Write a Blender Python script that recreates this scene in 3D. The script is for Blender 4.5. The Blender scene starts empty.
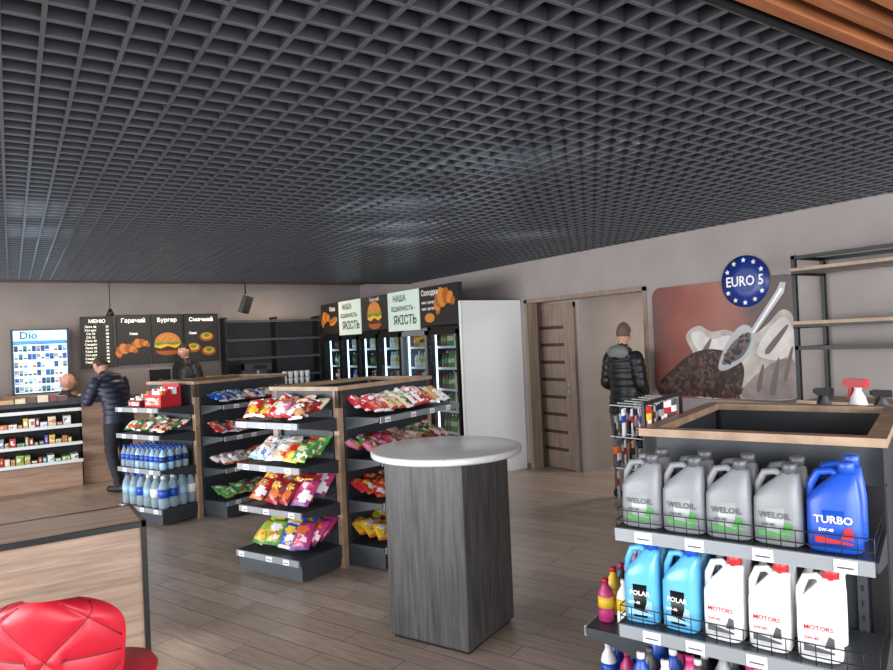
import bpy, bmesh, math, random
from mathutils import Matrix, Vector, Euler
random.seed(7)
R=math.radians
def lin(c):
    o=[]
    for x in c:
        x/=255.0
        o.append(x/12.92 if x<=0.04045 else ((x+0.055)/1.055)**2.4)
    return (*o,1)
MATS={}
def mat(name,col,rough=.5,metal=0,emit=0,spec=.5,noise=0,nscale=20,trans=0):
    if name in MATS: return MATS[name]
    m=bpy.data.materials.new(name); m.use_nodes=True
    p=m.node_tree.nodes['Principled BSDF']; c=lin(col)
    p.inputs['Base Color'].default_value=c
    p.inputs['Roughness'].default_value=rough; p.inputs['Metallic'].default_value=metal
    p.inputs['Specular IOR Level'].default_value=spec
    if trans: p.inputs['Transmission Weight'].default_value=trans; p.inputs['IOR'].default_value=1.2
    if emit:
        p.inputs['Emission Color'].default_value=c; p.inputs['Emission Strength'].default_value=emit
    if noise:
        nt=m.node_tree; tc=nt.nodes.new('ShaderNodeTexCoord'); n=nt.nodes.new('ShaderNodeTexNoise')
        n.inputs['Scale'].default_value=nscale; n.inputs['Detail'].default_value=6
        r=nt.nodes.new('ShaderNodeValToRGB')
        r.color_ramp.elements[0].position=.3; r.color_ramp.elements[1].position=.7
        r.color_ramp.elements[0].color=(*[k*(1-noise) for k in c[:3]],1)
        r.color_ramp.elements[1].color=(*[min(1,k*(1+noise)) for k in c[:3]],1)
        nt.links.new(tc.outputs['Object'],n.inputs['Vector']); nt.links.new(n.outputs['Fac'],r.inputs['Fac'])
        nt.links.new(r.outputs['Color'],p.inputs['Base Color'])
    MATS[name]=m; return m
def printmat(name,c1,c2,c3,scale=22):
    if name in MATS: return MATS[name]
    m=bpy.data.materials.new(name); m.use_nodes=True; nt=m.node_tree
    p=nt.nodes['Principled BSDF']; p.inputs['Roughness'].default_value=.3
    tc=nt.nodes.new('ShaderNodeTexCoord'); n=nt.nodes.new('ShaderNodeTexNoise'); n.inputs['Scale'].default_value=scale; n.inputs['Detail'].default_value=2
    r=nt.nodes.new('ShaderNodeValToRGB'); r.color_ramp.interpolation='CONSTANT'
    r.color_ramp.elements[0].position=0; r.color_ramp.elements[0].color=lin(c1); r.color_ramp.elements[1].position=.5; r.color_ramp.elements[1].color=lin(c2)
    e=r.color_ramp.elements.new(.62); e.color=lin(c3)
    nt.links.new(tc.outputs['Object'],n.inputs['Vector']); nt.links.new(n.outputs['Fac'],r.inputs['Fac']); nt.links.new(r.outputs['Color'],p.inputs['Base Color'])
    MATS[name]=m; return m
def wood(name,c1,c2,rot=0,scale=(1,14,14),rough=.5,axis='X'):
    if name in MATS: return MATS[name]
    m=bpy.data.materials.new(name); m.use_nodes=True; nt=m.node_tree
    p=nt.nodes['Principled BSDF']; p.inputs['Roughness'].default_value=rough
    tc=nt.nodes.new('ShaderNodeTexCoord'); mp=nt.nodes.new('ShaderNodeMapping')
    mp.inputs['Scale'].default_value=scale; mp.inputs['Rotation'].default_value=(0,0,rot)
    n=nt.nodes.new('ShaderNodeTexNoise'); n.inputs['Scale'].default_value=3; n.inputs['Detail'].default_value=8; n.inputs['Roughness'].default_value=.65
    r=nt.nodes.new('ShaderNodeValToRGB'); r.color_ramp.elements[0].position=.32; r.color_ramp.elements[1].position=.68
    r.color_ramp.elements[0].color=lin(c1); r.color_ramp.elements[1].color=lin(c2)
    L=nt.links.new
    L(tc.outputs['Object'],mp.inputs['Vector']); L(mp.outputs['Vector'],n.inputs['Vector']); L(n.outputs['Fac'],r.inputs['Fac']); L(r.outputs['Color'],p.inputs['Base Color'])
    MATS[name]=m; return m
def glassmat(name,tint=(235,245,250),fac=.12):
    if name in MATS: return MATS[name]
    m=bpy.data.materials.new(name); m.use_nodes=True; nt=m.node_tree
    nt.nodes.clear(); o=nt.nodes.new('ShaderNodeOutputMaterial'); t=nt.nodes.new('ShaderNodeBsdfTransparent'); g=nt.nodes.new('ShaderNodeBsdfGlossy')
    t.inputs['Color'].default_value=lin(tint); g.inputs['Roughness'].default_value=.05
    x=nt.nodes.new('ShaderNodeMixShader'); x.inputs[0].default_value=fac
    nt.links.new(t.outputs[0],x.inputs[1]); nt.links.new(g.outputs[0],x.inputs[2]); nt.links.new(x.outputs[0],o.inputs[0])
    MATS[name]=m; return m
_tc={}
def textmesh(s,size):
    k=(s,size)
    if k in _tc: return _tc[k]
    cu=bpy.data.curves.new('t','FONT'); cu.body=s; cu.size=size; cu.align_x='CENTER'; cu.align_y='CENTER'; cu.resolution_u=2; cu.offset=size*.02
    o=bpy.data.objects.new('t',cu); bpy.context.scene.collection.objects.link(o)
    dg=bpy.context.evaluated_depsgraph_get(); me=bpy.data.meshes.new_from_object(o.evaluated_get(dg))
    r=([tuple(v.co) for v in me.vertices],[tuple(p.vertices) for p in me.polygons])
    bpy.data.objects.remove(o); bpy.data.meshes.remove(me); bpy.data.curves.remove(cu)
    _tc[k]=r; return r
T=Matrix.Translation
def RZ(a): return Matrix.Rotation(R(a),4,'Z')
def RX(a): return Matrix.Rotation(R(a),4,'X')
def RY(a): return Matrix.Rotation(R(a),4,'Y')
def S(x,y,z): return Matrix.Diagonal((x,y,z,1))
I4=Matrix.Identity(4)
class B:
    def __init__(s,name): s.name=name; s.v=[];s.f=[];s.m=[];s.sm=[];s.mats=[]
    def mi(s,m):
        if m not in s.mats: s.mats.append(m)
        return s.mats.index(m)
    def add(s,vs,fs,m,M=I4,smooth=False):
        o=len(s.v); s.v+= [tuple(M@Vector(v)) for v in vs]
        flip=M.determinant()<0
        for i,f in enumerate(fs):
            mm=m[i] if isinstance(m,list) else m
            f=tuple(o+k for k in f)
            s.f.append(f[::-1] if flip else f); s.m.append(s.mi(mm)); s.sm.append(smooth)
    def box(s,x0,x1,y0,y1,z0,z1,m,M=I4):
        vs=[(x0,y0,z0),(x1,y0,z0),(x1,y1,z0),(x0,y1,z0),(x0,y0,z1),(x1,y0,z1),(x1,y1,z1),(x0,y1,z1)]
        s.add(vs,[(0,3,2,1),(4,5,6,7),(0,1,5,4),(1,2,6,5),(2,3,7,6),(3,0,4,7)],m,M)
    def rings(s,rings,m,M=I4,smooth=True,caps=True):
        n=len(rings[0]); vs=[p for r in rings for p in r]; fs=[];ms=[]
        for i in range(len(rings)-1):
            for j in range(n):
                k=(j+1)%n; fs.append((i*n+j,i*n+k,(i+1)*n+k,(i+1)*n+j)); ms.append(m[i] if isinstance(m,list) else m)
        if caps:
            fs.append(tuple(range(n-1,-1,-1))); ms.append(ms[0]); b=(len(rings)-1)*n; fs.append(tuple(b+j for j in range(n))); ms.append(ms[-1])
        s.add(vs,fs,ms,M,smooth)
    def lathe(s,prof,m,M=I4,n=12):
        s.rings([[(r*math.cos(2*math.pi*j/n),r*math.sin(2*math.pi*j/n),z) for j in range(n)] for r,z in prof],m,M)
    def sup(s,secs,m,M=I4,n=16,e=.5):
        rg=[]
        for z,cx,cy,hw,hd in secs:
            r=[]
            for j in range(n):
                a=2*math.pi*(j+.5)/n; c=math.cos(a); q=math.sin(a)
                r.append((cx+hw*math.copysign(abs(c)**e,c),cy+hd*math.copysign(abs(q)**e,q),z))
            rg.append(r)
        s.rings(rg,m,M)
    def tube(s,pts,rad,m,M=I4,n=8,flat=1):
        pts=[Vector(p) for p in pts]; rg=[]
        if not isinstance(rad,(list,tuple)): rad=[rad]*len(pts)
        ref=None
        for i,p in enumerate(pts):
            d=(pts[min(i+1,len(pts)-1)]-pts[max(i-1,0)]).normalized()
            if ref is None: ref=Vector((1,0,0)) if abs(d.x)<.8 else Vector((0,1,0))
            a=(ref-d*ref.dot(d)).normalized(); b=d.cross(a); ref=a
            rg.append([tuple(p+a*rad[i]*math.cos(2*math.pi*j/n)+b*rad[i]*flat*math.sin(2*math.pi*j/n)) for j in range(n)])
        s.rings(rg,m,M)
    def ell(s,c,r,m,M=I4,n=12,k=8):
        rg=[]
        for i in range(k+1):
            t=-math.pi/2+math.pi*i/k; rr=max(.02,math.cos(t)); z=math.sin(t)
            rg.append([(c[0]+r[0]*rr*math.cos(2*math.pi*j/n),c[1]+r[1]*rr*math.sin(2*math.pi*j/n),c[2]+r[2]*z) for j in range(n)])
        s.rings(rg,m,M)
    def poly(s,pts,z,m,M=I4): s.add([(x,y,z) for x,y in pts],[tuple(range(len(pts)))],m,M)
    def ellp(s,cx,cy,rx,ry,z,m,M=I4,n=20,a0=0,a1=360,rot=0):
        q=[]
        full=abs(a1-a0)>=360
        for i in range(n if full else n+1):
            a=R(a0+(a1-a0)*i/n); x=rx*math.cos(a); y=ry*math.sin(a); c=math.cos(R(rot)); d=math.sin(R(rot))
            q.append((cx+x*c-y*d,cy+x*d+y*c))
        s.poly(q,z,m,M)
    def text(s,t,size,m,M,x=0,y=0,z=.002):
        v,f=textmesh(t,size); s.add(v,f,m,M@T((x,y,z)))
    def pillow(s,w,h,t,cols,M,nx=8,ny=10):
        body,edge,patch,dot=cols; vs=[];fs=[];ms=[]
        ph=random.random()*6; st=random.random()
        for side in (-1,1):
            for j in range(ny+1):
                for i in range(nx+1):
                    u=i/nx*2-1; v=j/ny*2-1
                    th=t*.5*max(0,(1-abs(u)**2.5))**.6*max(0,(1-abs(v)**3))**.7+.001
                    th*=1+.22*math.sin(5*u+ph)*math.cos(4*v+ph)
                    vs.append((u*w/2*(1-.05*(1-v*v)),side*th,(v+1)*h/2))
        N=(nx+1)*(ny+1)
        for side in (0,1):
            for j in range(ny):
                for i in range(nx):
                    a=side*N+j*(nx+1)+i; f=(a,a+1,a+nx+2,a+nx+1)
                    fs.append(f if side==0 else f[::-1])
                    u=(i+.5)/nx*2-1; v=(j+.5)/ny*2-1
                    if abs(v)>.84: mm=edge
                    elif (u/.8)**2+((v-.3)/.3)**2<1: mm=patch
                    elif ((u-st*.5)/.65)**2+((v+.38)/.36)**2<1: mm=dot
                    else: mm=body
                    ms.append(mm)
        s.add(vs,fs,ms,M,True)
    def done(s,M=I4,bevel=0,parent=None,normals=False):
        me=bpy.data.meshes.new(s.name); me.from_pydata(s.v,[],s.f); 
        for m in s.mats: me.materials.append(m)
        me.polygons.foreach_set('material_index',s.m); me.polygons.foreach_set('use_smooth',s.sm)
        if normals:
            bm=bmesh.new(); bm.from_mesh(me); bmesh.ops.recalc_face_normals(bm,faces=bm.faces); bm.to_mesh(me); bm.free()
        me.update()
        o=bpy.data.objects.new(s.name,me); bpy.context.scene.collection.objects.link(o); o.matrix_world=M
        if parent: o.parent=parent
        if bevel:
            b=o.modifiers.new('bevel','BEVEL'); b.width=bevel; b.segments=2; b.limit_method='ANGLE'; b.angle_limit=R(50)
        return o
def WX(x,y,z):
    return Matrix(((0,0,-1,x),(-1,0,0,y),(0,1,0,z),(0,0,0,1)))
def WY(x,y,z):
    return Matrix(((1,0,0,x),(0,0,-1,y),(0,1,0,z),(0,0,0,1)))

# ---------------- materials
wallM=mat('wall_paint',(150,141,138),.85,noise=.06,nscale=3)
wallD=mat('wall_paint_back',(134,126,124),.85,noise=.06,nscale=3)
white=mat('white_paint',(225,227,228),.4)
offw=mat('off_white',(205,205,200),.5)
charc=mat('charcoal_panel',(46,50,56),.5)
charc2=mat('charcoal_metal',(62,66,72),.4,.3)
railM=mat('price_rail',(140,145,150),.4,.2)
black=mat('black_metal',(22,22,24),.4,.3)
blackm=mat('black_matte',(18,18,20),.7)
rimw=wood('light_oak_trim',(138,112,90),(178,150,124),scale=(3,3,3))
slatw=wood('ceiling_wood',(110,64,38),(160,98,60),scale=(.6,12,12))
counterw=wood('counter_wood',(150,118,98),(188,154,130),scale=(.8,8,10))
tablew=wood('table_wood',(140,116,100),(186,158,138),scale=(.8,8,14))
greywood=wood('grey_oak',(44,43,44),(86,84,85),scale=(14,14,.9),rough=.45)
doorw=wood('door_wood',(120,102,90),(152,132,116),scale=(9,9,.7))
def C(n,c,r=.35,**k): return mat(n,c,r,**k)
red=C('red',(186,36,44));pink=C('magenta',(180,52,110));yel=C('yellow',(224,184,50));blu=C('blue',(24,76,180));grn=C('green',(66,140,66));org=C('orange',(212,110,50));pur=C('purple',(110,54,126))
brn=C('brown',(90,50,30));cream=C('cream',(230,215,180));wht=C('white_plastic',(235,235,235));gry=C('grey_plastic',(150,153,156));dgr=C('dark_grey_plastic',(80,83,88));cyan=C('cyan_liquid',(90,170,215),.2);navy=C('navy',(25,45,110));lime=C('lime',(150,186,76));sky=C('pale_blue',(150,190,215),.15);teal=C('teal',(40,130,130)); wine=C('dark_red',(120,32,40)); tan=C('tan',(196,152,108)); rose=C('rose',(212,126,144)); beige=C('beige',(214,190,160)); jgry=C('jug_grey',(126,129,133),.38)
pr1=printmat('print_warm',(240,225,200),(218,126,60),(176,44,40)); pr2=printmat('print_gold',(238,204,90),(196,116,54),(250,240,220)); pr3=printmat('print_white',(240,240,238),(206,80,78),(236,208,110)); pr4=printmat('print_green',(235,240,220),(96,152,72),(212,72,56)); pr5=printmat('print_blue',(240,245,250),(70,124,196),(236,200,80)); pr6=printmat('print_pink',(250,225,230),(206,84,136),(244,200,96))
palette=[red,pink,yel,blu,grn,org,pur,wht,cream,lime,wine,teal,tan,navy]

# ---------------- camera
cam=bpy.data.cameras.new('camera'); co=bpy.data.objects.new('camera',cam); bpy.context.scene.collection.objects.link(co)
cam.sensor_width=36; cam.lens=27.17; cam.clip_start=.05
co.matrix_world=T((0,0,1.65))@RZ(-32.9)@RX(90.42)@RZ(-2.52)
bpy.context.scene.camera=co

# ---------------- shell
XR=5.4; YB=11.2; XL=-4.2; YN=-2.2; ZC=2.57; ZW=2.72
def floor_mat():
    m=bpy.data.materials.new('wood_plank_tile'); m.use_nodes=True; nt=m.node_tree; p=nt.nodes['Principled BSDF']
    L=nt.links.new; tc=nt.nodes.new('ShaderNodeTexCoord'); mp=nt.nodes.new('ShaderNodeMapping'); mp.inputs['Rotation'].default_value=(0,0,R(-(90+22)))
    br=nt.nodes.new('ShaderNodeTexBrick'); br.inputs['Scale'].default_value=1; br.inputs['Brick Width'].default_value=.9; br.inputs['Row Height'].default_value=.15
    br.inputs['Mortar Size'].default_value=.003; br.inputs['Color1'].default_value=lin((184,165,151)); br.inputs['Color2'].default_value=lin((165,147,134)); br.inputs['Mortar'].default_value=lin((106,94,87)); br.inputs['Bias'].default_value=0
    mp2=nt.nodes.new('ShaderNodeMapping'); mp2.inputs['Scale'].default_value=(1.2,14,1)
    n=nt.nodes.new('ShaderNodeTexNoise'); n.inputs['Scale'].default_value=4; n.inputs['Detail'].default_value=8
    mx=nt.nodes.new('ShaderNodeMix'); mx.data_type='RGBA'; mx.blend_type='MULTIPLY'; mx.inputs[0].default_value=.75
    rp=nt.nodes.new('ShaderNodeValToRGB'); rp.color_ramp.elements[0].position=.3; rp.color_ramp.elements[0].color=(.6,.58,.56,1); rp.color_ramp.elements[1].position=.65; rp.color_ramp.elements[1].color=(1,1,1,1)
    L(tc.outputs['Object'],mp.inputs['Vector']); L(mp.outputs[0],br.inputs['Vector']); L(mp.outputs[0],mp2.inputs['Vector']); L(mp2.outputs[0],n.inputs['Vector']); L(n.outputs['Fac'],rp.inputs['Fac'])
    L(br.outputs['Color'],mx.inputs[6]); L(rp.outputs['Color'],mx.inputs[7]); L(mx.outputs[2],p.inputs['Base Color']); p.inputs['Roughness'].default_value=.3
    return m
b=B('floor'); b.box(XL-.2,9.2,YN-.2,YB+.2,-.1,0,floor_mat()); b.done()
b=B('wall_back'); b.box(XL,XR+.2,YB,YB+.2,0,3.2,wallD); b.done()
b=B('wall_right')
b.box(XR,XR+.15,YN,4.64,0,3.2,wallM); b.box(XR,XR+.15,6.51,YB,0,3.2,wallM); b.box(XR,XR+.15,4.64,6.51,2.07,3.2,wallM)
b.done()
b=B('wall_corridor')
b.box(5.69,5.83,5.93,7.2,0,2.6,wallM); b.box(XR+.15,5.69,6.75,6.9,0,2.6,wallM)
b.box(5.69,8.0,5.87,5.93,0,2.6,wallM)
b.box(7.6,7.75,3.0,5.87,0,2.6,wallM); b.box(XR+.15,7.6,2.9,3.0,0,2.6,wallM); b.box(XR+.15,8,2.9,7,2.6,2.7,offw)
b.done()
b=B('ceiling'); b.box(XL,XR+.1,YN,YB,3.15,3.25,mat('plenum',(10,10,11),.9)); b.done()
b=B('wall_left'); b.box(XL-.15,XL,YN,YB,0,.35,wallM); b.box(XL-.15,XL,YN,YB,2.45,3.2,wallM)
for y in (YN,.9,3.6,6.3,9.0,YB-.3): b.box(XL-.15,XL,y,y+.3,.35,2.45,wallM)
b.done()
b=B('wall_near'); b.box(XL,XR,YN-.15,YN,0,.35,wallM); b.box(XL,XR,YN-.15,YN,2.45,3.2,wallM)
for x in (XL,-1.2,1.8,XR-.4): b.box(x,x+.3,YN-.15,YN,.35,2.45,wallM)
b.done()
k=0
def winframe(M,w,h):
    global k; k+=1
    b=B('window_%d'%k)
    for x in (0,w/2-.025,w-.05): b.box(x,x+.05,-.04,.04,0,h,dgr,M)
    for z in (0,h-.05): b.box(0,w,-.04,.04,z,z+.05,dgr,M)
    b.done()
for y in (1.2,3.9,6.6): winframe(T((XL-.07,y,.35))@RZ(90),2.4,2.1)
for x in (-3.9,-.9,2.1): winframe(T((x,YN-.07,.35)),2.7,2.1)
b=B('baseboard_right'); b.box(XR-.015,XR,YN,4.60,0,.07,dgr); b.box(XR-.015,XR,6.53,6.59,0,.07,dgr); b.done()
b=B('trim_opening')
for y in (4.60,6.47): b.box(XR-.012,XR+.15,y,y+.05,0,2.1,doorw)
b.box(XR-.012,XR+.15,4.60,6.52,2.06,2.11,doorw); b.done()

grM=mat('grille_paint',(68,70,75),.33,.45)
grE=mat('grille_edge',(88,90,95),.3,.4)
b=B('ceiling_grille')
YG0=1.17; YG1=9.3; PT=.105
x=XL
while x<XR:
    b.box(x-.004,x+.004,YG0,YG1,ZC+.004,ZC+.05,grM); b.box(x-.0065,x+.0065,YG0,YG1,ZC,ZC+.004,grE); x+=PT
y=YG0
while y<=YG1+.01:
    b.box(XL,XR,y-.004,y+.004,ZC+.0045,ZC+.0495,grM); b.box(XL,XR,y-.0065,y+.0065,ZC+.0003,ZC+.0043,grE); y+=PT
b.done()
b=B('ceiling_trim'); b.box(XL,XR,YG0-.02,YG0-.006,ZC-.004,ZC+.045,black); b.box(XL,XR,YG1+.01,YG1+.04,ZC-.005,ZC+.14,black)
b.done()
b=B('ceiling_wood_slats')
y=YG0-.085
while y>YN:
    b.box(XL,XR,y,y+.04,ZC,ZC+.05,slatw); y-=.095
y=YG1+.06
while y<YB-.05:
    b.box(XL,XR,y,y+.085,ZW,ZW+.03,slatw); y+=.11
b.done()
lampE=mat('lamp_warm',(255,190,110),.5,emit=6)
for i,(x,y) in enumerate(((1.75,9.9),(3.6,10.3),(0.0,9.9),(-1.8,9.9))):
    b=B('ceiling_downlight'); b.box(x-.26,x+.26,y-.1,y+.1,ZW-.03,ZW-.002,black); b.box(x-.24,x+.24,y-.09,y+.09,ZW-.05,ZW-.029,lampE); b.done()
lampC=mat('added_lamp_cool',(220,235,255),.5,emit=10)
plen=[(.12,4.6,3.5),(.16,5.5,3.5),(2.2,3.75,5),(2.6,4.5,7),(3.0,5.2,7),(2.2,2.6,3),(3.9,4.6,4)]
for (x,y,e_) in plen:  # lamps added above the grille to make glossy streaks on its blades
    b=B('added_streak_lamp'); b.lathe([(.06,3.0),(.1,2.86),(.1,2.84)],[black,black],T((x,y,0)),16); b.lathe([(.085,2.838),(.085,2.83)],lampC,T((x,y,0)),16); b.tube([(x,y,3.15),(x,y,2.98)],.006,black); b.done()

# ---------------- gondola units
def shelf(b,M,w,dep,z,fence=False,labels=0,thick=.028):
    b.box(.01,w-.01,-dep,0,z-thick,z,charc2,M)
    b.box(.01,w-.01,-dep-.012,-dep,z-.04,z+.004,railM,M)
    for x in (.0,w-.012):
        b.add([(x,0,z-.1),(x,0,z),(x,-dep,z),(x,-dep,z-.03),(x+.012,0,z-.1),(x+.012,0,z),(x+.012,-dep,z),(x+.012,-dep,z-.03)],[(0,1,2,3),(7,6,5,4),(0,3,7,4),(1,5,6,2),(2,6,7,3),(0,4,5,1)],charc2,M)
    for i in range(labels):
        x=w*(i+.3+random.random()*.4)/labels; b.box(x-.03,x+.03,-dep-.016,-dep-.012,z-.038,z+.0,wht,M); b.box(x-.022,x+.022,-dep-.0165,-dep-.016,z-.026,z-.02,dgr,M)
    if fence:
        r=.0022
        for h in (.028,.065): b.tube([(.01,-dep+.005,z+h),(w-.01,-dep+.005,z+h)],r,black,M,5)
        n=int(w/.042)
        for i in range(n+1):
            x=.01+(w-.02)*i/n; b.tube([(x,-dep+.005,z),(x,-dep+.005,z+.065)],r*.8,black,M,4)
        for x in (.01,w-.01):
            for h in (.028,.065): b.tube([(x,-dep+.005,z+h),(x,-.02,z+h)],r,black,M,5)
def gondola(M,Wb,Wa,H,base=.12,cor=rimw):
    b=B('gondola_shelf')
    b.box(.02,Wb-.02,.02,Wa-.02,0,H-.13,charc)
    t=.03
    b.box(0,Wb,0,t,H-.16,H-.03,charc);b.box(0,Wb,Wa-t,Wa,H-.16,H-.03,charc)
    b.box(0,t,0,Wa,H-.16,H-.03,charc);b.box(Wb-t,Wb,0,Wa,H-.16,H-.03,charc)
    e=.015;q=.045
    b.box(-e,Wb+e,-e,q,H-.03,H,rimw);b.box(-e,Wb+e,Wa-q,Wa+e,H-.03,H,rimw)
    b.box(-e,q,q,Wa-q,H-.03,H,rimw);b.box(Wb-q,Wb+e,q,Wa-q,H-.03,H,rimw)
    for x in (0,Wb-.05):
        for y in (0,Wa-.05): b.box(x,x+.05,y,y+.05,0,H-.03,cor)
    for x in (.06,Wb-.09):
        b.box(x,x+.03,-.004,.02,.02,H-.17,charc2); b.box(x,x+.03,Wa-.02,Wa+.004,.02,H-.17,charc2)
    for y in (.06,Wa-.09):
        b.box(-.004,.02,y,y+.03,.02,H-.17,charc2)
        zz=.3
        while zz<H-.2: b.box(-.006,-.003,y+.011,y+.019,zz,zz+.02,blackm); zz+=.05
    return b
fMx=lambda Wa: T((0,Wa,0))@RZ(-90)
def fPy(Wb,Wa): return T((Wb,Wa,0))@RZ(180)
def fPx(Wb,Wa): return T((Wb,0,0))@RZ(90)

def bagrow(b,M,w,dep,z,cols,bw=.17,bh=.22,bt=.06,lean=48,rows=3,dens=1.0):
    n=max(1,int((w-.04)/(bw*.78)*dens))
    for r in range(rows):
        for i in range(n):
            x=.03+bw/2+(w-.06-bw)*(i/(max(1,n-1)))+random.uniform(-.015,.015)
            yy=-dep+.05+r*.085
            c=cols[int(i*len(cols)/n)%len(cols)] if random.random()<.8 else random.choice(cols)
            s=random.uniform(.9,1.05)
            b.pillow(bw*s,bh*s,bt,c,M@T((x,yy,z+.024+r*.014+random.uniform(0,.016)))@RZ(random.uniform(-16,16))@RX(-(lean+random.uniform(-12,8)))@RY(random.uniform(-12,12)))
PH=24
Wa,Wb=.70,1.2
MA=T((2.015,4.63,0))@RZ(PH)
zs=[1.11,.80,.49,.17]
b=gondola(MA,Wb,Wa,1.34)
F1=fMx(Wa)
for z in zs:
    d=.38 if z>.2 else .42
    shelf(b,F1@T((.02,0,0)),Wa-.04,d,z,labels=3)
    shelf(b,T((.06,0,0)),Wb-.12,.33,z,labels=4)
b.box(-.4,0,.03,Wa-.03,.02,.14,charc2); b.box(.07,Wb-.07,-.33,0,.02,.14,charc2)
b.done(MA,.003)
b=B('snack_bags')
sets=[[(red,wht,pr1,yel),(beige,red,pr3,wht),(rose,red,pr6,wht),(cream,red,pr1,red),(wine,wht,pr3,tan)],
 [(wht,sky,pr3,pr5),(wht,wht,pr5,beige),(beige,wht,wht,pr1),(org,yel,red,pr2),(grn,lime,beige,pr4)],
 [(red,org,pr2,wht),(beige,org,pr1,yel),(wine,red,pr2,org),(pink,pur,pr6,wht),(pur,rose,pr6,cream)],
 [(yel,grn,lime,pr2),(lime,grn,wht,pr2),(blu,sky,pr5,wht),(blu,wht,yel,pr5),(pink,pur,org,pr6),(pur,pink,pr6,cream)]]
for z,st in zip(zs,sets):
    big=z<.6
    bagrow(b,F1@T((.02,0,0)),Wa-.04,.37,z,st,.17 if big else .13,.22 if big else .165,.07 if big else .05,42 if big else 54)
set2=[[(red,wht,pr3,org),(beige,red,pr1,yel),(cream,wht,pr4,brn),(wht,red,pr3,red),(tan,wht,pr1,wht)],[(rose,pink,pr6,yel),(pink,red,pr2,wht),(beige,wht,pr6,tan),(grn,wht,pr4,red),(wine,red,pr1,wht)],[(red,org,pr2,wht),(cream,red,pr1,yel),(tan,red,wht,pr1)],[(yel,org,wht,pr2),(yel,org,lime,red)]]
for z,st in zip(zs,set2): bagrow(b,T((.06,0,0)),Wb-.12,.32,z,st,.13,.17,.05,60)
b.done(MA)
# unit B
Wa=.76; F1=fMx(Wa)
MB=T((1.51,6.96,0))@RZ(PH)
b=gondola(MB,Wb,Wa,1.35)
zsb=[1.12,.86,.53,.16]
for z in zsb:
    shelf(b,F1@T((.02,0,0)),Wa-.04,.38,z,labels=3)
for z in zs: shelf(b,T((.06,0,0)),Wb-.12,.33,z,labels=4)
b.box(-.38,0,.03,Wa-.03,.02,.13,charc2); b.box(.07,Wb-.07,-.33,0,.02,.14,charc2)
b.done(MB,.003)
b=B('snack_bags')
bagrow(b,F1@T((.02,0,0)),Wa-.04,.37,.86,[(grn,wht,pr4,red),(wht,grn,pr4,org),(cream,wht,pr1,red)],.11,.13,.04,60)
sb=[[(blu,wht,pr5,wht),(wht,red,pr3,wht),(navy,wht,org,wht)],[(red,wht,pr1,wht),(beige,pink,wht,pr3),(tan,wht,pr1,red)],[(wht,org,pr3,wht),(org,red,wht,yel),(wine,wht,pr1,red)],[(grn,lime,wht,pr4),(grn,wht,red,pr4),(red,org,wht,wht)]]
for z,st in zip(zs,sb): bagrow(b,T((.06,0,0)),Wb-.12,.32,z,st,.12,.14,.045,62,rows=2)
b.done(MB)
b=B('candy_display_box')
for (x,w,h,c) in ((.42,.26,.22,red),(.14,.2,.12,wine)):
    Mq=F1@T((x,-.32,1.121)); b.box(0,w,0,.22,0,h*.55,c,Mq); b.box(0,w,.2,.22,h*.55,h,c,Mq)
    for r in range(3):
        for i in range(6): b.box(w*i/6+.006,w*(i+1)/6-.006,.02+r*.06,.06+r*.06,h*.5,h*.72+r*.015,random.choice([red,wht,wht,org]),Mq)
    b.box(.02,w-.02,-.003,0,h*.12,h*.42,pr3,Mq)
b.done(MB)
def bottle(b,M,h,r,body,cap,label=None,n=12):
    pr=[(r*.7,0),(r,h*.03),(r,h*.25),(r*.93,h*.3),(r,h*.35),(r,h*.6),(r*.85,h*.72),(r*.45,h*.84),(r*.36,h*.92)]
    b.lathe(pr,[body,body,body,body,label or body,body,body,body],M,n)
    b.lathe([(r*.42,h*.91),(r*.42,h)],cap,M,n)
    if label: b.lathe([(r*1.02,h*.34),(r*1.02,h*.6)],label,M,n)
b=B('water_bottles')
wclear=C('water_plastic',(186,206,218),.08,trans=.55)
for r in range(4):
    for i in range(6): bottle(b,MB@F1@T((.085+i*.118,-.325+r*.1,.161)),.31,.05,wclear,random.choice([blu,wht,sky]),random.choice([sky,wht,blu]) if i%3 else sky)
for r in range(4):
    for i in range(9): bottle(b,MB@F1@T((.06+i*.079,-.33+r*.08,.531)),.21,.034,random.choice([sky,wclear,wclear]),blu,random.choice([blu,blu,navy]))
b.done()

# unit C – motor oil rack
PC=21; Wc=.80; Wd=1.0
far=Vector((2.105,1.84,0)); a=Vector((-math.sin(R(PC)),math.cos(R(PC)),0))
MC=T(far-a*Wc)@RZ(PC); HC=1.265
b=gondola(MC,Wd,Wc,HC,cor=black)
FC=fMx(Wc)
zc=[.955,.615,.28]
for i,z in enumerate(zc): shelf(b,FC,Wc,.345,z,fence=(i<2),labels=4)
b.box(-.38,0,.03,Wc-.03,.02,.12,charc2)
FL=fPy(Wd,Wc)
for z in (.10,.40): shelf(b,FL@T((.1,0,0)),Wd-.12,.30,z,labels=3)
FX=fPx(Wd,Wc)
shelf(b,FX,Wc,.3,1.10,labels=2)
b.box(.02,.04,Wc+.001,Wc+.012,.9,1.36,black);b.box(.5,.52,Wc+.001,Wc+.012,.9,1.36,black);b.box(.02,.52,Wc+.001,Wc+.01,1.35,1.365,black)
for i in range(6):
    for z in (1.34,1.21,1.08): b.tube([(.05+i*.085,Wc+.005,z),(.05+i*.085,Wc+.16,z+.008)],.0025,gry)
b.done(MC,.002)
lblg=C('silver_label',(160,166,165),.3)
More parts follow.
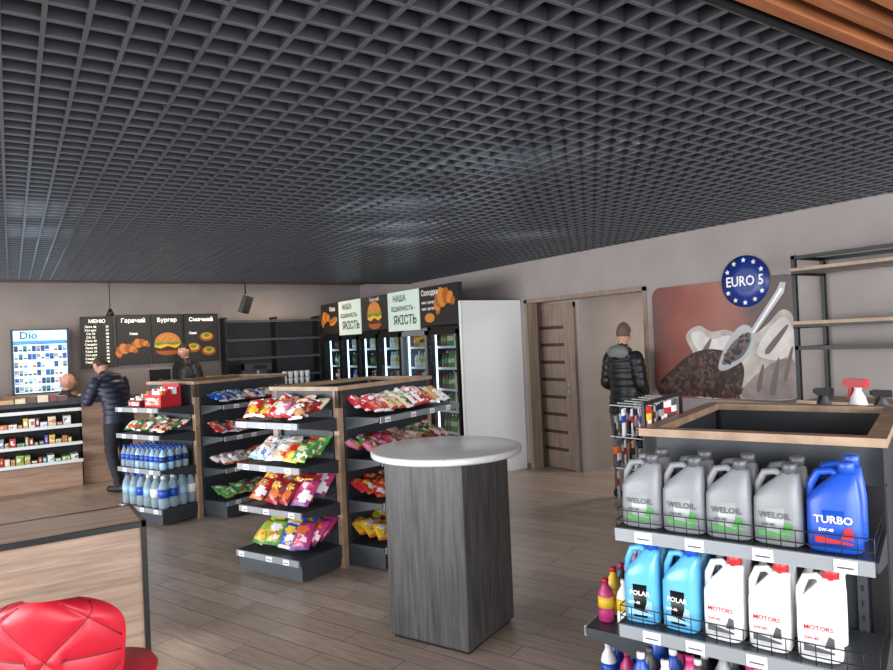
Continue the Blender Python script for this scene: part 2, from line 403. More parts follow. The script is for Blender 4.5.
def jug(b,M,body,cap,lab,txt,tcol,h=.26,w=.158,acc=None,flipx=False,ts=.034):
    s=h/.26; k=w/.164
    if flipx: M=M@S(-1,1,1)
    b.sup([(0,0,0,.07*k,.042),(.008,0,0,.081*k,.05),(.07*s,0,0,.082*k,.051),(.145*s,.001,0,.081*k,.05),(.172*s,.008,0,.07*k,.046),(.2*s,.022,0,.05*k,.038),(.222*s,.034,0,.03,.026),(.232*s,.036,0,.021,.021)],body,M)
    b.lathe([(.023,.228*s),(.024,.258*s),(.02,.262*s)],cap,M@T((.036,0,0)),14)
    b.tube([(-.068*k,0,.14*s),(-.066*k,0,.19*s),(-.045*k,0,.226*s),(-.005,0,.232*s),(.022,0,.215*s)],[.014,.013,.012,.012,.014],body,M,8)
    b.sup([(.022*s,0,-.0015,.066*k,.0495),(.125*s,0,-.0015,.066*k,.0495)],lab,M)
    MM=M@T((0,-.0522,0))@(S(-1,1,1) if flipx else I4)@Matrix(((1,0,0,0),(0,0,-1,0),(0,1,0,0),(0,0,0,1)))
    b.text(txt,ts*k,tcol,MM,0,.098*s)
    if acc:
        b.poly([(-.055*k,.03*s),(.055*k,.03*s),(.055*k,.036*s),(-.055*k,.05*s)],.001,acc,MM); b.poly([(.02*k,.045*s),(.055*k,.045*s),(.055*k,.075*s),(.035*k,.08*s)],.001,acc,MM)
    b.text('5W-40',.014,tcol,MM,-.02,.068*s)
b=B('motor_oil_jugs')
for i in range(5):
    x=.085+i*.148+(.01 if i==4 else 0)
    for r in range(2):
        M=FC@T((x+random.uniform(-.004,.004),-.265+r*.125,.9565))@RZ(random.uniform(-7,7))
        if i<4: jug(b,M,jgry,dgr,lblg,'WELOIL' ,dgr,acc=grn,w=.145,h=.255,ts=.03)
        else: jug(b,M,blu,blu,blu,'TURBO' ,wht,acc=red,w=.15,h=.27)
b.done(MC)
b=B('washer_fluid_bottles')
for i in range(5):
    x=.07+i*.14
    for r in range(2):
        M=FC@T((x,-.265+r*.125,.6165))@RZ(random.uniform(-6,6))
        if i<2: jug(b,M,cyan,blu,black,'POLAR',wht,h=.29,w=.125,acc=sky,ts=.03)
        else: jug(b,M,wht,red,wht,'MOTORS',red,h=.28,w=.125,acc=dgr,ts=.026)
b.done(MC)
b=B('car_care_bottles')
for r in range(3):
    for i in range(9):
        c=random.choice([yel,grn,blu,wht,dgr,pink,dgr,gry]); 
        bottle(b,FC@T((.05+i*.087,-.27+r*.09,.281)),random.uniform(.17,.25),.034,c,random.choice([red,black,wht,c]),random.choice([wht,yel,blu]))
for r in range(3):
    for i in range(9):
        c=random.choice([yel,dgr,blu,wht,dgr,pink,rose,red]); 
        bottle(b,FL@T((.15+i*.09,-.25+r*.085,.401)),random.uniform(.16,.21),.034,c,random.choice([red,black,wht,pink]),random.choice([wht,yel,blu]))
        bottle(b,FL@T((.15+i*.09,-.25+r*.085,.101)),random.uniform(.17,.22),.034,random.choice([yel,pink,blu,wht]),random.choice([red,black,wht,yel]),random.choice([wht,yel,blu]))
b.done(MC)
b=B('spray_bottles')
def spray(b,M,body,head,trig):
    b.lathe([(.03,0),(.036,.01),(.036,.13),(.028,.165),(.014,.19),(.014,.205)],body,M,12)
    b.box(-.045,.04,-.013,.013,.205,.24,head,M); b.box(-.062,-.045,-.009,.009,.212,.235,trig,M)
    b.add([(-.035,-.008,.205),(-.02,-.008,.205),(-.035,-.008,.15),(-.045,-.008,.15),(-.035,.008,.205),(-.02,.008,.205),(-.035,.008,.15),(-.045,.008,.15)],[(0,3,2,1),(4,5,6,7),(0,4,7,3),(1,2,6,5),(2,3,7,6)],trig,M)
cols=[(dgr,black,black,.93),(wht,red,red,1.15),(dgr,black,black,.96)]
for i,xx in enumerate((.06,.16,.30)):
    cc=cols[i]; spray(b,FX@T((xx,-.15,1.1005))@RZ(150)@S(cc[3],cc[3],cc[3]),*cc[:3])
b.done(MC)
b=B('hanging_packets')
for i in range(6):
    for z in (1.335,1.205,1.075):
        for r in range(4):
            c=random.choice([(wht,red,blu,wht),(red,wht,yel,wht),(dgr,wht,org,wht),(wht,wht,red,dgr),(beige,wht,brn,wht),(dgr,dgr,wht,red),(black,wht,gry,wht)])
            b.pillow(.055,.115,.008,c,T((.05+i*.085,Wc+.03+r*.035,z-.115))@RZ(random.uniform(-20,20)),3,4)
b.done(MC)

# ---------------- bar table
b=B('bar_table')
MT=T((2.075,3.265,0))@RZ(24)
b.box(-.255,.25,-.26,.255,.02,1.0,greywood); b.box(-.24,.235,-.245,.24,0,.02,black)
b.lathe([(.1,1.0),(.415,1.0),(.43,1.008),(.432,1.03),(.425,1.04),(.1,1.042)],mat('stone_top',(206,206,204),.22,noise=.08,nscale=60),I4,64)
b.done(MT,.004)

# ---------------- wooden table + chair
b=B('wooden_table')
b.box(-1.6,.57,3.96,4.42,.725,.75,tablew); b.box(-1.6,.555,3.975,3.99,.03,.725,tablew)
for x in (-1.6,.555):
    for y in (3.945,4.42): b.box(x,x+.025,y,y+.025,0,.752,black)
b.box(-1.6,.58,3.945,3.965,.72,.752,black); b.box(-1.6,.58,4.42,4.445,.72,.752,black); b.box(.555,.58,3.945,4.44,.72,.752,black)
b.done(I4,.002)
redl=mat('red_leather',(186,22,44),.48); seamM=mat('red_seam',(110,8,22),.7)
b=B('upholstered_chair')
def seamd(u,v):
    px=abs(u)
    d1=abs(px-1.9*abs(v-.5)); d2=abs(v-.5)*1.3 if px>.25 else 9; d3=abs(px-(1.15-1.5*abs(v-.5)))
    return min(d1,d2,d3)
def P(u,v,off):
    w=.235*(1-.30*(1-v)**2)
    wr=w*math.sqrt(max(0,1-max(0,(v-.62)/.40)**3.2)) if v>.62 else w
    x=u*wr; z=.44+.42*v-.02*abs(u)**2*v
    y=-.20-.09*v+.09*(u*u)
    bump=.022*(1-math.exp(-seamd(u,v)*9))
    edge=max(0,1-max(abs(u),abs(2*v-1))**8)
    return (x,y+off*(.010+bump)*edge,z)
nx,ny=72,64; vs=[];fs=[]
for off in (1,-1):
    for j in range(ny+1):
        for i in range(nx+1): vs.append(P(i/nx*2-1,j/ny,off))
N=(nx+1)*(ny+1)
for sd in (0,1):
    for j in range(ny):
        for i in range(nx):
            q=sd*N+j*(nx+1)+i; f=(q,q+1,q+nx+2,q+nx+1); fs.append(f[::-1] if sd==0 else f)
b.add(vs,fs,redl,I4,True)
for off in (1,-1):
    for sg in (-1,1):
        for s2 in (-1,1):
            b.tube([P(sg*1.9*t,.5+s2*t,off) for t in [i*.46/16 for i in range(17)]],.0035,seamM,I4,6)
            b.tube([P(sg*(1.15-1.5*t),.5+s2*t,off) for t in [.13+i*.33/12 for i in range(13)]],.0035,seamM,I4,6)
        b.tube([P(sg*(.25+.07*i),.5,off) for i in range(11)],.0035,seamM,I4,6)
b.sup([(.40,0,0.02,.19,.19),(.415,0,0.02,.225,.225),(.45,0,.02,.235,.235),(.475,0,.02,.22,.22),(.485,0,.02,.1,.1)],redl,I4,32,.7)
b.tube([(-.14,-.14,.43),(-.2,-.2,.46),(-.2,-.25,.55)],.02,redl); b.tube([(.14,-.14,.43),(.2,-.2,.46),(.2,-.25,.55)],.02,redl)
for sx in (-1,1):
    for sy in (-1,1): b.tube([(sx*.14,sy*.14,.41),(sx*.21,sy*.21,0.0)],[.018,.012],rimw)
b.tube([(-.16,-.16,.35),(.16,.16,.35)],.006,black);b.tube([(.16,-.16,.35),(-.16,.16,.35)],.006,black)
b.done(T((.18,2.83,0))@RZ(-28))

# ---------------- coolers
def cooler(Y0,Y1,style):
    w=Y0-Y1; M=WX(4.52,Y0,0)
    b=B('beverage_cooler')
    fr=black if style!=3 else mat('cooler_grey',(120,124,128),.4)
    b.box(0,w,0,.15,-.84,0,fr,M); b.box(0,.03,.15,1.82,-.84,0,fr,M); b.box(w-.03,w,.15,1.82,-.84,0,fr,M); b.box(0,w,1.78,1.82,-.84,0,fr,M)
    inner=mat('cooler_inner',(205,215,222),.5,emit=.35) if style!=2 else mat('cooler_inner_dark',(90,96,100),.5)
    b.box(.03,w-.03,.15,1.78,-.84,-.8,inner,M)
    led=mat('cooler_led',(225,240,255),.5,emit=5)
    b.box(.035,.043,.2,1.76,-.08,-.06,led,M); b.box(w-.043,w-.035,.2,1.76,-.08,-.06,led,M)
    for j in range(6):
        z=.2+j*.27; b.box(.03,w-.03,z,z+.012,-.78,-.1,gry,M); b.box(.03,w-.03,z-.005,z+.025,-.1,-.095,wht,M)
        cl=random.choice([[red,wht,red],[grn,wht,lime],[blu,sky,wht],[org,yel,brn],[brn,grn,wine],[black,red,dgr],[wht,cream,yel]])
        if style==2: cl=[brn,grn,cream,yel]
        n=int((w-.1)/.075)
        for i in range(n):
            for r in range(2):
                c=cl[(i//2)%len(cl)]
                bottle(b,M@T((.075+i*.075,z+.0125,-.16-r*.09))@RX(-90),random.uniform(.19,.23),.03,c,random.choice([c,wht,red]),cl[(i//2+1)%len(cl)],8)
    for q in ((0,.045,.15,1.78),(w-.045,w,.15,1.78)): b.box(q[0]+.003,q[1]-.003,q[2],q[3],.002,.04,fr,M)
    b.box(.003,w-.003,.155,.21,.002,.04,fr,M); b.box(.003,w-.003,1.72,1.78,.002,.04,fr,M)
    b.box(.045,w-.045,.21,1.72,.018,.022,glassmat('door_glass'),M)
    b.tube([(w-.03,.8,.04),(w-.03,.8,.07),(w-.03,1.25,.07),(w-.03,1.25,.04)],.008,gry,M)
    b.done(I4)
ys=[10.8,10.1,9.45,8.8,8.1,7.4,6.68]
for i in range(6): cooler(ys[i]-.01,ys[i+1]+.01,[0,1,0,1,3,2][i])
b=B('cooler_side_panel'); b.box(4.48,5.395,6.60,6.64,0,2.11,white); b.box(4.48,4.5,6.595,6.6,0,2.11,offw); b.done(I4,.003)
bun=C('bun',(205,130,50),.5);bun2=C('bun_dark',(165,90,30),.5);pat=C('patty',(75,38,20),.6);let=C('lettuce',(90,150,40),.5);chz=C('cheese',(240,180,50),.5);sgn=C('sign_black',(28,26,26),.6);mint=C('sign_mint',(206,222,210),.6,emit=.12);stxt=C('sign_text_dark',(50,60,58),.6)
def burger(b,M,x,y,s,z=.003):
    b.ellp(x,y-.28*s,.5*s,.22*s,z,bun2,M,a0=180,a1=360); b.poly([(x-.52*s,y-.3*s),(x+.52*s,y-.3*s),(x+.5*s,y-.12*s),(x-.5*s,y-.12*s)],z+.001,pat,M)
    b.poly([(x-.55*s,y-.12*s),(x-.3*s,y-.2*s),(x,y-.1*s),(x+.3*s,y-.2*s),(x+.55*s,y-.1*s),(x+.5*s,y),(x-.5*s,y)],z+.002,chz,M)
    b.poly([(x-.58*s,y),(x-.4*s,y-.08*s),(x-.1*s,y+.0*s),(x+.2*s,y-.07*s),(x+.58*s,y),(x+.5*s,y+.1*s),(x-.5*s,y+.1*s)],z+.003,let,M)
    b.ellp(x,y+.06*s,.52*s,.42*s,z+.004,bun,M,a0=0,a1=180)
    for i in range(7): b.ellp(x-.3*s+.1*s*i,y+.22*s+.1*s*math.sin(i*2.1),.025*s,.015*s,z+.005,cream,M,n=6)
def croissant(b,M,x,y,s,z=.003):
    for i in range(7):
        a=R(200-i*36*.8); cx=x+.38*s*math.cos(a); cy=y+.26*s*math.sin(a)-.05*s; q=1-abs(i-3)*.2
        b.ellp(cx,cy,.17*s*q+.03*s,.24*s*q+.02*s,z+.0005*i,bun if i%2 else bun2,M,n=12,rot=math.degrees(a)+90)
def hotdog(b,M,x,y,s,z=.003,rot=15):
    b.ellp(x,y,.55*s,.2*s,z,bun,M,rot=rot); b.ellp(x,y+.05*s,.52*s,.1*s,z+.001,C('sausage',(150,55,30)),M,rot=rot)
    for i in range(6): b.ellp(x-.4*s+.16*s*i,y+.06*s+.04*s*i*.8-.08*s,.07*s,.03*s,z+.002,let if i%2 else chz,M,n=8)
b=B('cooler_fascia_sign')
segs=[(10.9,10.15,'f1'),(10.15,9.3,'t'),(9.3,8.45,'b'),(8.45,7.55,'t'),(7.55,6.66,'c')]
for y0,y1,kd in segs:
    w=y0-y1; M=WX(4.5,y0,1.84); 
    b.box(0.004,w-.004,0,.50,-.06,0,sgn,M)
    if kd=='t':
        b.box(.02,w-.02,-.04,.5,0,.012,mint,M); Mt=M@T((0,0,.013))
        b.text('НАША',.12,stxt,Mt,w*.4,.4); b.text('ВІДМІННІСТЬ -',.085,stxt,Mt,w*.5,.26); b.text('ЯКІСТЬ',.17,stxt,Mt,w*.55,.1)
    elif kd=='b': burger(b,M,w*.5,.22,.42); b.text('Смачний',.07,wht,M,w*.5,.45)
    elif kd=='c':
        croissant(b,M,w*.68,.25,.5); b.text('Солодкий',.1,wht,M,w*.3,.42)
        for yy in (.3,.22): b.text('кава / десерт',.05,wht,M,w*.22,yy)
        b.ellp(w*.25,.1,.12,.06,.003,bun,M)
    else: croissant(b,M,w*.3,.2,.4); b.text('Кава',.1,wht,M,w*.65,.4); hotdog(b,M,w*.7,.2,.3)
b.done()

# ---------------- back wall menus
Yw=YB
def board(name,x0,x1,z0,z1,kind):
    M=WY(x0,Yw-.053,z0); w=x1-x0; h=z1-z0; b=B(name)
    b.box(0,w,0,h,-.05,0,black,M); b.box(.015,w-.015,.015,h-.015,0,.004,mat('menu_face',(34,30,28),.5,emit=.1),M); Mt=M@T((0,0,.005))
    e=mat('menu_lit_white',(250,245,230),.5,emit=.7)
    if kind=='list':
        b.text('МЕНЮ',.07,e,Mt,w/2,h-.07)
        for i in range(11):
            b.text(random.choice(['Кава 25','Чай 15','Сік 30','Лате 40','Хот-дог','Сендвіч']),.042,e,Mt,w*.3,h-.15-i*.052); b.text(random.choice(['25','40','35','60']),.042,e,Mt,w*.8,h-.15-i*.052)
    else:
        b.text({'a':'Гарячий','b':'Бургер','c':'Смачний'}[kind],.085,e,Mt,w*.5,h-.09)
        if kind=='a': croissant(b,Mt,w*.3,h*.25,.32); croissant(b,Mt,w*.72,h*.36,.28); b.text('Кава',.05,e,Mt,w*.5,h*.62)
        if kind=='b': burger(b,Mt,w*.5,h*.4,.36)
        if kind=='c':
            for q in ((.25,.3),(.7,.22),(.65,.52)): b.ellp(w*q[0],h*q[1],.11,.075,.003,bun2,Mt); b.ellp(w*q[0],h*q[1]+.01,.08,.05,.004,chz,Mt); b.ellp(w*q[0],h*q[1]+.02,.05,.03,.005,let,Mt)
            b.text('Снек',.05,e,Mt,w*.25,h*.6)
    b.done()
board('menu_board',.86,1.30,1.46,2.22,'list')
board('menu_screen',1.34,1.80,1.48,2.24,'a')
board('menu_screen',1.82,2.28,1.48,2.24,'b')
board('menu_screen',2.30,2.82,1.48,2.24,'c')
b=B('cigarette_display'); M=WY(.0,10.95,1.151); w=.70
b.box(0,w,0,.9,-.24,-.02,charc,M)
for q in ((0,.03),(w-.03,w)): b.box(q[0],q[1],0,.9,-.02,.03,charc,M)
b.box(.03,w-.03,.70,.88,-.02,.02,mat('display_header',(150,205,240),.4,emit=1.6),M); b.box(.03,w-.03,.70,.74,.02,.022,mat('display_header2',(60,130,200),.4,emit=.8),M); b.text('Dio',.14,navy,M@T((0,0,.022)),w*.3,.81); b.text('lights',.07,wht,M@T((0,0,.022)),w*.72,.80)
cg=mat('display_back_lit',(190,225,245),.5,emit=1.1); b.box(.03,w-.03,.02,.69,-.02,-.018,cg,M)
for r in range(6):
    b.box(.03,w-.03,.02+r*.112,.03+r*.112,-.018,.03,cg,M)
    for i in range(12):
        x=.036+i*.0525; c=random.choice([wht,sky,wht,blu,gry,navy,wht,cream,teal]); b.box(x,x+.046,.03+r*.112,.112+r*.112,-.015,.012,c,M); b.box(x+.005,x+.041,.04+r*.112,.06+r*.112,.012,.013,random.choice([navy,wht,black,red,blu]),M)
b.done()
b=B('display_cabinet'); b.box(-.1,.75,10.94,11.18,0,1.10,charc); b.box(-.12,.77,10.93,11.19,1.10,1.15,rimw); b.done()
b=B('wall_shelf_unit')
b.box(2.88,4.44,11.12,11.195,.9,2.12,mat('black_backpanel',(30,32,36),.5))
for z in (2.08,1.78,1.48,1.18): b.box(2.88,4.44,10.85,11.13,z,z+.03,charc2); b.box(2.88,4.44,10.84,10.85,z-.01,z+.02,charc)
for x in (2.86,3.68,4.42): b.box(x,x+.03,10.86,11.18,.0,2.16,black)
b.done()
b=B('hanging_monitor'); b.tube([(2.92,9.9,ZW),(2.92,9.9,2.45)],.012,black); M=T((2.92,9.9,2.3))@RZ(60)@RX(20); b.box(-.2,.2,-.03,.03,-.13,.13,black,M); b.box(-.19,.19,-.034,-.03,-.12,.12,charc,M); b.done()
b=B('pendant_cable'); b.tube([(1.2,10.6,ZW),(1.2,10.6,2.3)],.006,black); b.lathe([(.02,2.3),(.06,2.2),(.055,2.2)],black,T((1.2,10.6,0)),12); b.done()

# ---------------- counter
CX=.72
b=B('service_counter')
b.box(-3.2,CX,9.9,10.4,0,1.05,counterw); b.box(-3.2,CX+.02,9.66,10.43,1.05,1.1,charc)
b.box(-3.2,CX,9.78,9.9,0,.33,counterw)
for z in (.36,.58,.8,1.0):
    b.box(-3.2,CX,9.62,9.9,z-.02,z,charc2); b.box(-3.2,CX,9.61,9.62,z-.03,z+.01,white)
b.box(-3.2,CX,9.89,9.9,.34,1.05,blackm)
b.box(CX+.02,4.4,9.9,10.4,0,1.04,counterw); b.box(CX+.02,4.4,9.86,10.43,1.04,1.08,charc)
b.done(I4,.003)
b=B('confectionery')
for z in (.362,.582,.802):
    x=-3.1
    while x<CX-.12:
        w=random.uniform(.04,.10); h=random.uniform(.04,.12); c=random.choice(palette+[wht,cream,wht,sky,brn,beige,gry,rose]); 
        b.box(x,x+w-.01,9.65,9.86,z,z+h,c); b.box(x+.008,x+w-.018,9.645,9.65,z+h*.3,z+h*.75,random.choice([wht,pr1,pr3,pr5,pr4])); x+=w
x=-3.1
while x<CX-.2:
    w=random.uniform(.08,.16); b.box(x,x+w-.015,9.72,9.9,1.101,1.101+random.uniform(.03,.1),random.choice([brn,gry,wine,cream,dgr,tan,brn])); x+=w
b.done()
b=B('coffee_machine'); M=T((3.1,10.12,1.081)); b.box(-.17,.17,-.2,.2,0,.05,charc2,M); b.box(-.17,.17,.02,.2,.05,.34,charc2,M); b.box(-.17,.17,-.2,.2,.24,.34,charc,M); b.tube([(0,-.1,.24),(0,-.1,.18)],.02,gry,M); b.box(-.1,.1,-.205,-.2,.26,.32,blackm,M); b.done(I4,.004)
b=B('cash_register'); M=T((1.75,10.1,1.081)); b.box(-.16,.16,-.17,.17,0,.09,dgr,M); b.box(-.14,.14,-.02,.02,.12,.34,black,M@RX(-12)); b.box(-.02,.02,-.02,.02,.09,.2,dgr,M); b.done(I4,.004)
b=B('takeaway_cups'); 
for i in range(5):
    for s in range(2): b.lathe([(.028,0+s*.1),(.04,.09+s*.1),(.042,.095+s*.1)],[wht,brn],T((3.5+i*.09,10.0,1.082)),12)
b.done()
b=B('wooden_crate'); M=T((2.6,10.12,1.081)); b.box(-.2,.2,-.14,.14,0,.02,rimw,M)
for z in (.03,.09,.15): b.box(-.2,.2,-.15,-.135,z,z+.045,rimw,M); b.box(-.2,.2,.135,.15,z,z+.045,rimw,M); b.box(-.2,-.185,-.14,.14,z,z+.045,rimw,M); b.box(.185,.2,-.14,.14,z,z+.045,rimw,M)
for x in (-.19,.18): 
    for y in (-.135,.125): b.box(x,x+.01,y,y+.01,0,.2,rimw,M)
b.done()

# ---------------- doors
b=B('door_1'); M=WX(5.665,6.70,0)
b.box(0,.08,0,2.04,-.02,.02,doorw,M); b.box(.69,.77,0,2.04,-.02,.02,doorw,M); b.box(0,.77,1.98,2.04,-.02,.022,doorw,M)
b.box(.08,.69,.01,1.98,-.02,.008,doorw,M)
for i in range(8): b.box(.15,.58,.22+i*.215,.26+i*.215,.008,.011,mat('door_stripe',(70,56,48),.3),M)
b.tube([(.64,1.0,.01),(.64,1.0,.05),(.54,1.0,.05)],.009,gry,M); b.box(.625,.655,.93,1.06,.008,.014,gry,M)
b.done()
b=B('door_2'); M=WX(7.599,5.80,0)
b.box(0,.08,0,2.06,0,.03,rimw,M); b.box(.85,.93,0,2.06,0,.03,rimw,M); b.box(0,.93,1.98,2.06,0,.03,rimw,M); b.box(.08,.85,.01,1.98,0,.012,doorw,M); b.tube([(.16,1.0,.012),(.16,1.0,.05),(.26,1.0,.05)],.009,gry,M)
b.done()

# ---------------- coffee poster
def rrect(w,h,r,n=6):
    q=[]
    for cx,cy,a in ((w-r,r,-90),(w-r,h-r,0),(r,h-r,90),(r,r,180)):
        for i in range(n+1): t=R(a+90*i/n); q.append((cx+r*math.cos(t),cy+r*math.sin(t)))
    return q
b=B('coffee_poster'); M=WX(XR-.019,4.52,1.0); w,h=1.47,1.07
pm=bpy.data.materials.new('poster_print'); pm.use_nodes=True; nt=pm.node_tree; p=nt.nodes['Principled BSDF']; p.inputs['Roughness'].default_value=.5
tc=nt.nodes.new('ShaderNodeTexCoord'); mp=nt.nodes.new('ShaderNodeMapping'); mp.inputs['Location'].default_value=(0,4.52/1.5,-.55); mp.inputs['Scale'].default_value=(0,-.66,.5)
sx=nt.nodes.new('ShaderNodeSeparateXYZ'); n=nt.nodes.new('ShaderNodeTexNoise'); n.inputs['Scale'].default_value=3; ad2=nt.nodes.new('ShaderNodeMath'); ad2.operation='MULTIPLY_ADD'; ad2.inputs[1].default_value=.4
rp=nt.nodes.new('ShaderNodeValToRGB'); rp.color_ramp.elements[0].position=.15; rp.color_ramp.elements[0].color=lin((88,62,56)); rp.color_ramp.elements[1].position=1.; rp.color_ramp.elements[1].color=lin((92,78,74))
e=rp.color_ramp.elements.new(.45); e.color=lin((132,70,60)); e=rp.color_ramp.elements.new(.75); e.color=lin((152,98,86))
L=nt.links.new; L(tc.outputs['Object'],mp.inputs[0]); L(mp.outputs[0],sx.inputs[0]); L(tc.outputs['Object'],n.inputs['Vector']); L(n.outputs['Fac'],ad2.inputs[0]); L(sx.outputs['Y'],ad2.inputs[2]); L(ad2.outputs[0],rp.inputs[0]); L(rp.outputs[0],p.inputs['Base Color'])
pts=rrect(w,h,.1); N=len(pts)
b.add([(x,y,0) for x,y in pts]+[(x,y,-.018) for x,y in pts],[tuple(range(N))]+[(i+N,(i+1)%N+N,(i+1)%N,i) for i in range(N)],[pm]+[gry]*N,M)
sk=mat('sack_cloth',(184,174,168),.8,noise=.28,nscale=7); sk2=mat('sack_shadow',(142,130,126),.8,noise=.25,nscale=7); sk3=mat('sack_light',(212,205,200),.8,noise=.15,nscale=8)
def blob(pts,n=4):
    q=[];L_=len(pts)
    for i in range(L_):
        p0,p1,p2,p3=[pts[(i+k-1)%L_] for k in range(4)]
        for j in range(n):
            t=j/n; q.append(tuple(.5*((2*p1[c])+(-p0[c]+p2[c])*t+(2*p0[c]-5*p1[c]+4*p2[c]-p3[c])*t*t+(-p0[c]+3*p1[c]-3*p2[c]+p3[c])*t**3) for c in (0,1)))
    return q
b.poly(blob([(.42,.03),(.9,.02),(1.36,.03),(1.45,.12),(1.45,.4),(1.44,.70),(1.34,.78),(1.2,.66),(1.02,.56),(.82,.63),(.66,.62),(.52,.68),(.38,.58),(.48,.35)]),.002,sk,M)
b.poly(blob([(.95,.03),(1.38,.04),(1.44,.12),(1.43,.35),(1.3,.36),(1.15,.28),(1.0,.16)]),.003,sk2,M)
b.poly(blob([(1.1,.42),(1.25,.36),(1.4,.42),(1.43,.6),(1.35,.72),(1.2,.6)]),.0035,sk3,M)
b.poly(blob([(.44,.6),(.56,.62),(.66,.55),(.84,.58),(.98,.5),(.92,.38),(.7,.36),(.52,.44)]),.0035,sk3,M)
for fold in ([(1.12,.1),(1.16,.3),(1.14,.31),(1.08,.12)],[(1.25,.08),(1.3,.34),(1.28,.36),(1.2,.1)],[(1.22,.42),(1.38,.62),(1.36,.64),(1.18,.45)],[(.6,.42),(.66,.54),(.64,.55),(.56,.45)],[(1.36,.2),(1.42,.44),(1.4,.45),(1.33,.22)]):
    b.poly(blob(fold),.0042,mat('sack_fold',(112,100,96),.8),M)
bp=mat('bean_pile',(58,38,34),.6,noise=.3,nscale=40)
b.poly(blob([(.03,.05),(.1,.02),(.5,.02),(.85,.02),(.94,.12),(.97,.3),(.86,.42),(.62,.46),(.4,.40),(.2,.26),(.05,.14)]),.0043,bp,M)
bc=[C('bean%d'%i,c,.4) for i,c in enumerate([(40,26,24),(62,44,38),(84,62,55),(104,80,72)])]
for i in range(460):
    x=random.uniform(.05,.94); top=.10+.34*min(1,max(0,(x-.02)/.5))
    if x>.8: top=.43-.3*(x-.8)
    y=random.uniform(.03,top); rt=random.uniform(0,180)
    b.ellp(x,y,.026,.017,.0046+i*3e-6,random.choice(bc),M,n=8,rot=rt); b.ellp(x,y,.022,.003,.0047+i*3e-6+3e-5,bc[0],M,n=6,rot=rt)
stl=C('scoop_steel',(175,175,178),.4); stl2=C('scoop_dark',(90,88,90),.4)
b.poly(blob([(.72,.30),(.80,.27),(1.0,.38),(1.1,.52),(1.06,.64),(.96,.66),(.82,.52)]),.007,stl,M); b.poly(blob([(.76,.32),(.95,.38),(1.05,.52),(1.02,.6),(.86,.5)]),.0075,stl2,M)
for i in range(70):
    t=random.random(); x=.8+t*.22+random.uniform(-.03,.03); y=.36+t*.2+random.uniform(-.04,.04); b.ellp(x,y,.026,.017,.008+i*3e-6,random.choice(bc),M,n=8,rot=random.uniform(0,180))
b.poly([(1.04,.6),(1.08,.57),(1.37,.92),(1.39,1.0),(1.34,1.01),(1.31,.95)],.0085,stl,M); b.poly([(1.07,.6),(1.08,.59),(1.36,.95),(1.34,.96)],.0087,wht,M)
b.done()
b=B('round_wall_sign'); M=WX(XR-.03,3.50,2.045)
nv=C('sign_navy',(22,48,125),.35)
b.lathe([(.1,-.03),(.22,-.03),(.225,-.02),(.225,0),(.1,.0)],[nv]*4,M,48); b.text('EURO 5',.106,wht,M@T((0,0,.001))@S(1,1.15,1),0,0)
for i in range(12):
    a=R(30*i); pts=[]
    for j in range(10):
        rr=.026 if j%2==0 else .011; t=R(90+36*j); pts.append((.185*math.cos(a)+rr*math.cos(t),.185*math.sin(a)+rr*math.sin(t)))
    if i not in (0,6): b.poly(pts,.003,wht if i%2 else cream,M)
b.done()
b=B('open_wall_rack'); w2=1.6
Y0=2.84
for y in (Y0,Y0-w2):
    for x in (4.95,XR-.05): b.box(x,x+.03,y-.03,y,0,2.17,black)
for z in (2.14,.9): b.box(4.95,4.98,Y0-w2,Y0,z,z+.025,black); b.box(XR-.05,XR-.02,Y0-w2,Y0,z,z+.025,black)
for z in (2.14,2.02,1.62,1.46,.9):
    for y in (Y0-.03,Y0-w2): b.box(4.95,XR-.02,y,y+.03,z,z+.025,black)
for z in (2.04,1.64,1.05,.5): b.box(4.96,XR-.03,Y0-w2+.03,Y0-.03,z,z+.03,rimw); b.box(4.945,4.96,Y0-w2,Y0,z-.012,z+.01,black); b.box(4.945,4.96,Y0-w2,Y0,z+.01,z+.034,rimw)
b.box(4.95,4.97,Y0-w2,Y0,1.46,1.49,black); b.box(4.97,XR-.03,Y0-w2,Y0,1.46,1.475,charc)
b.done()

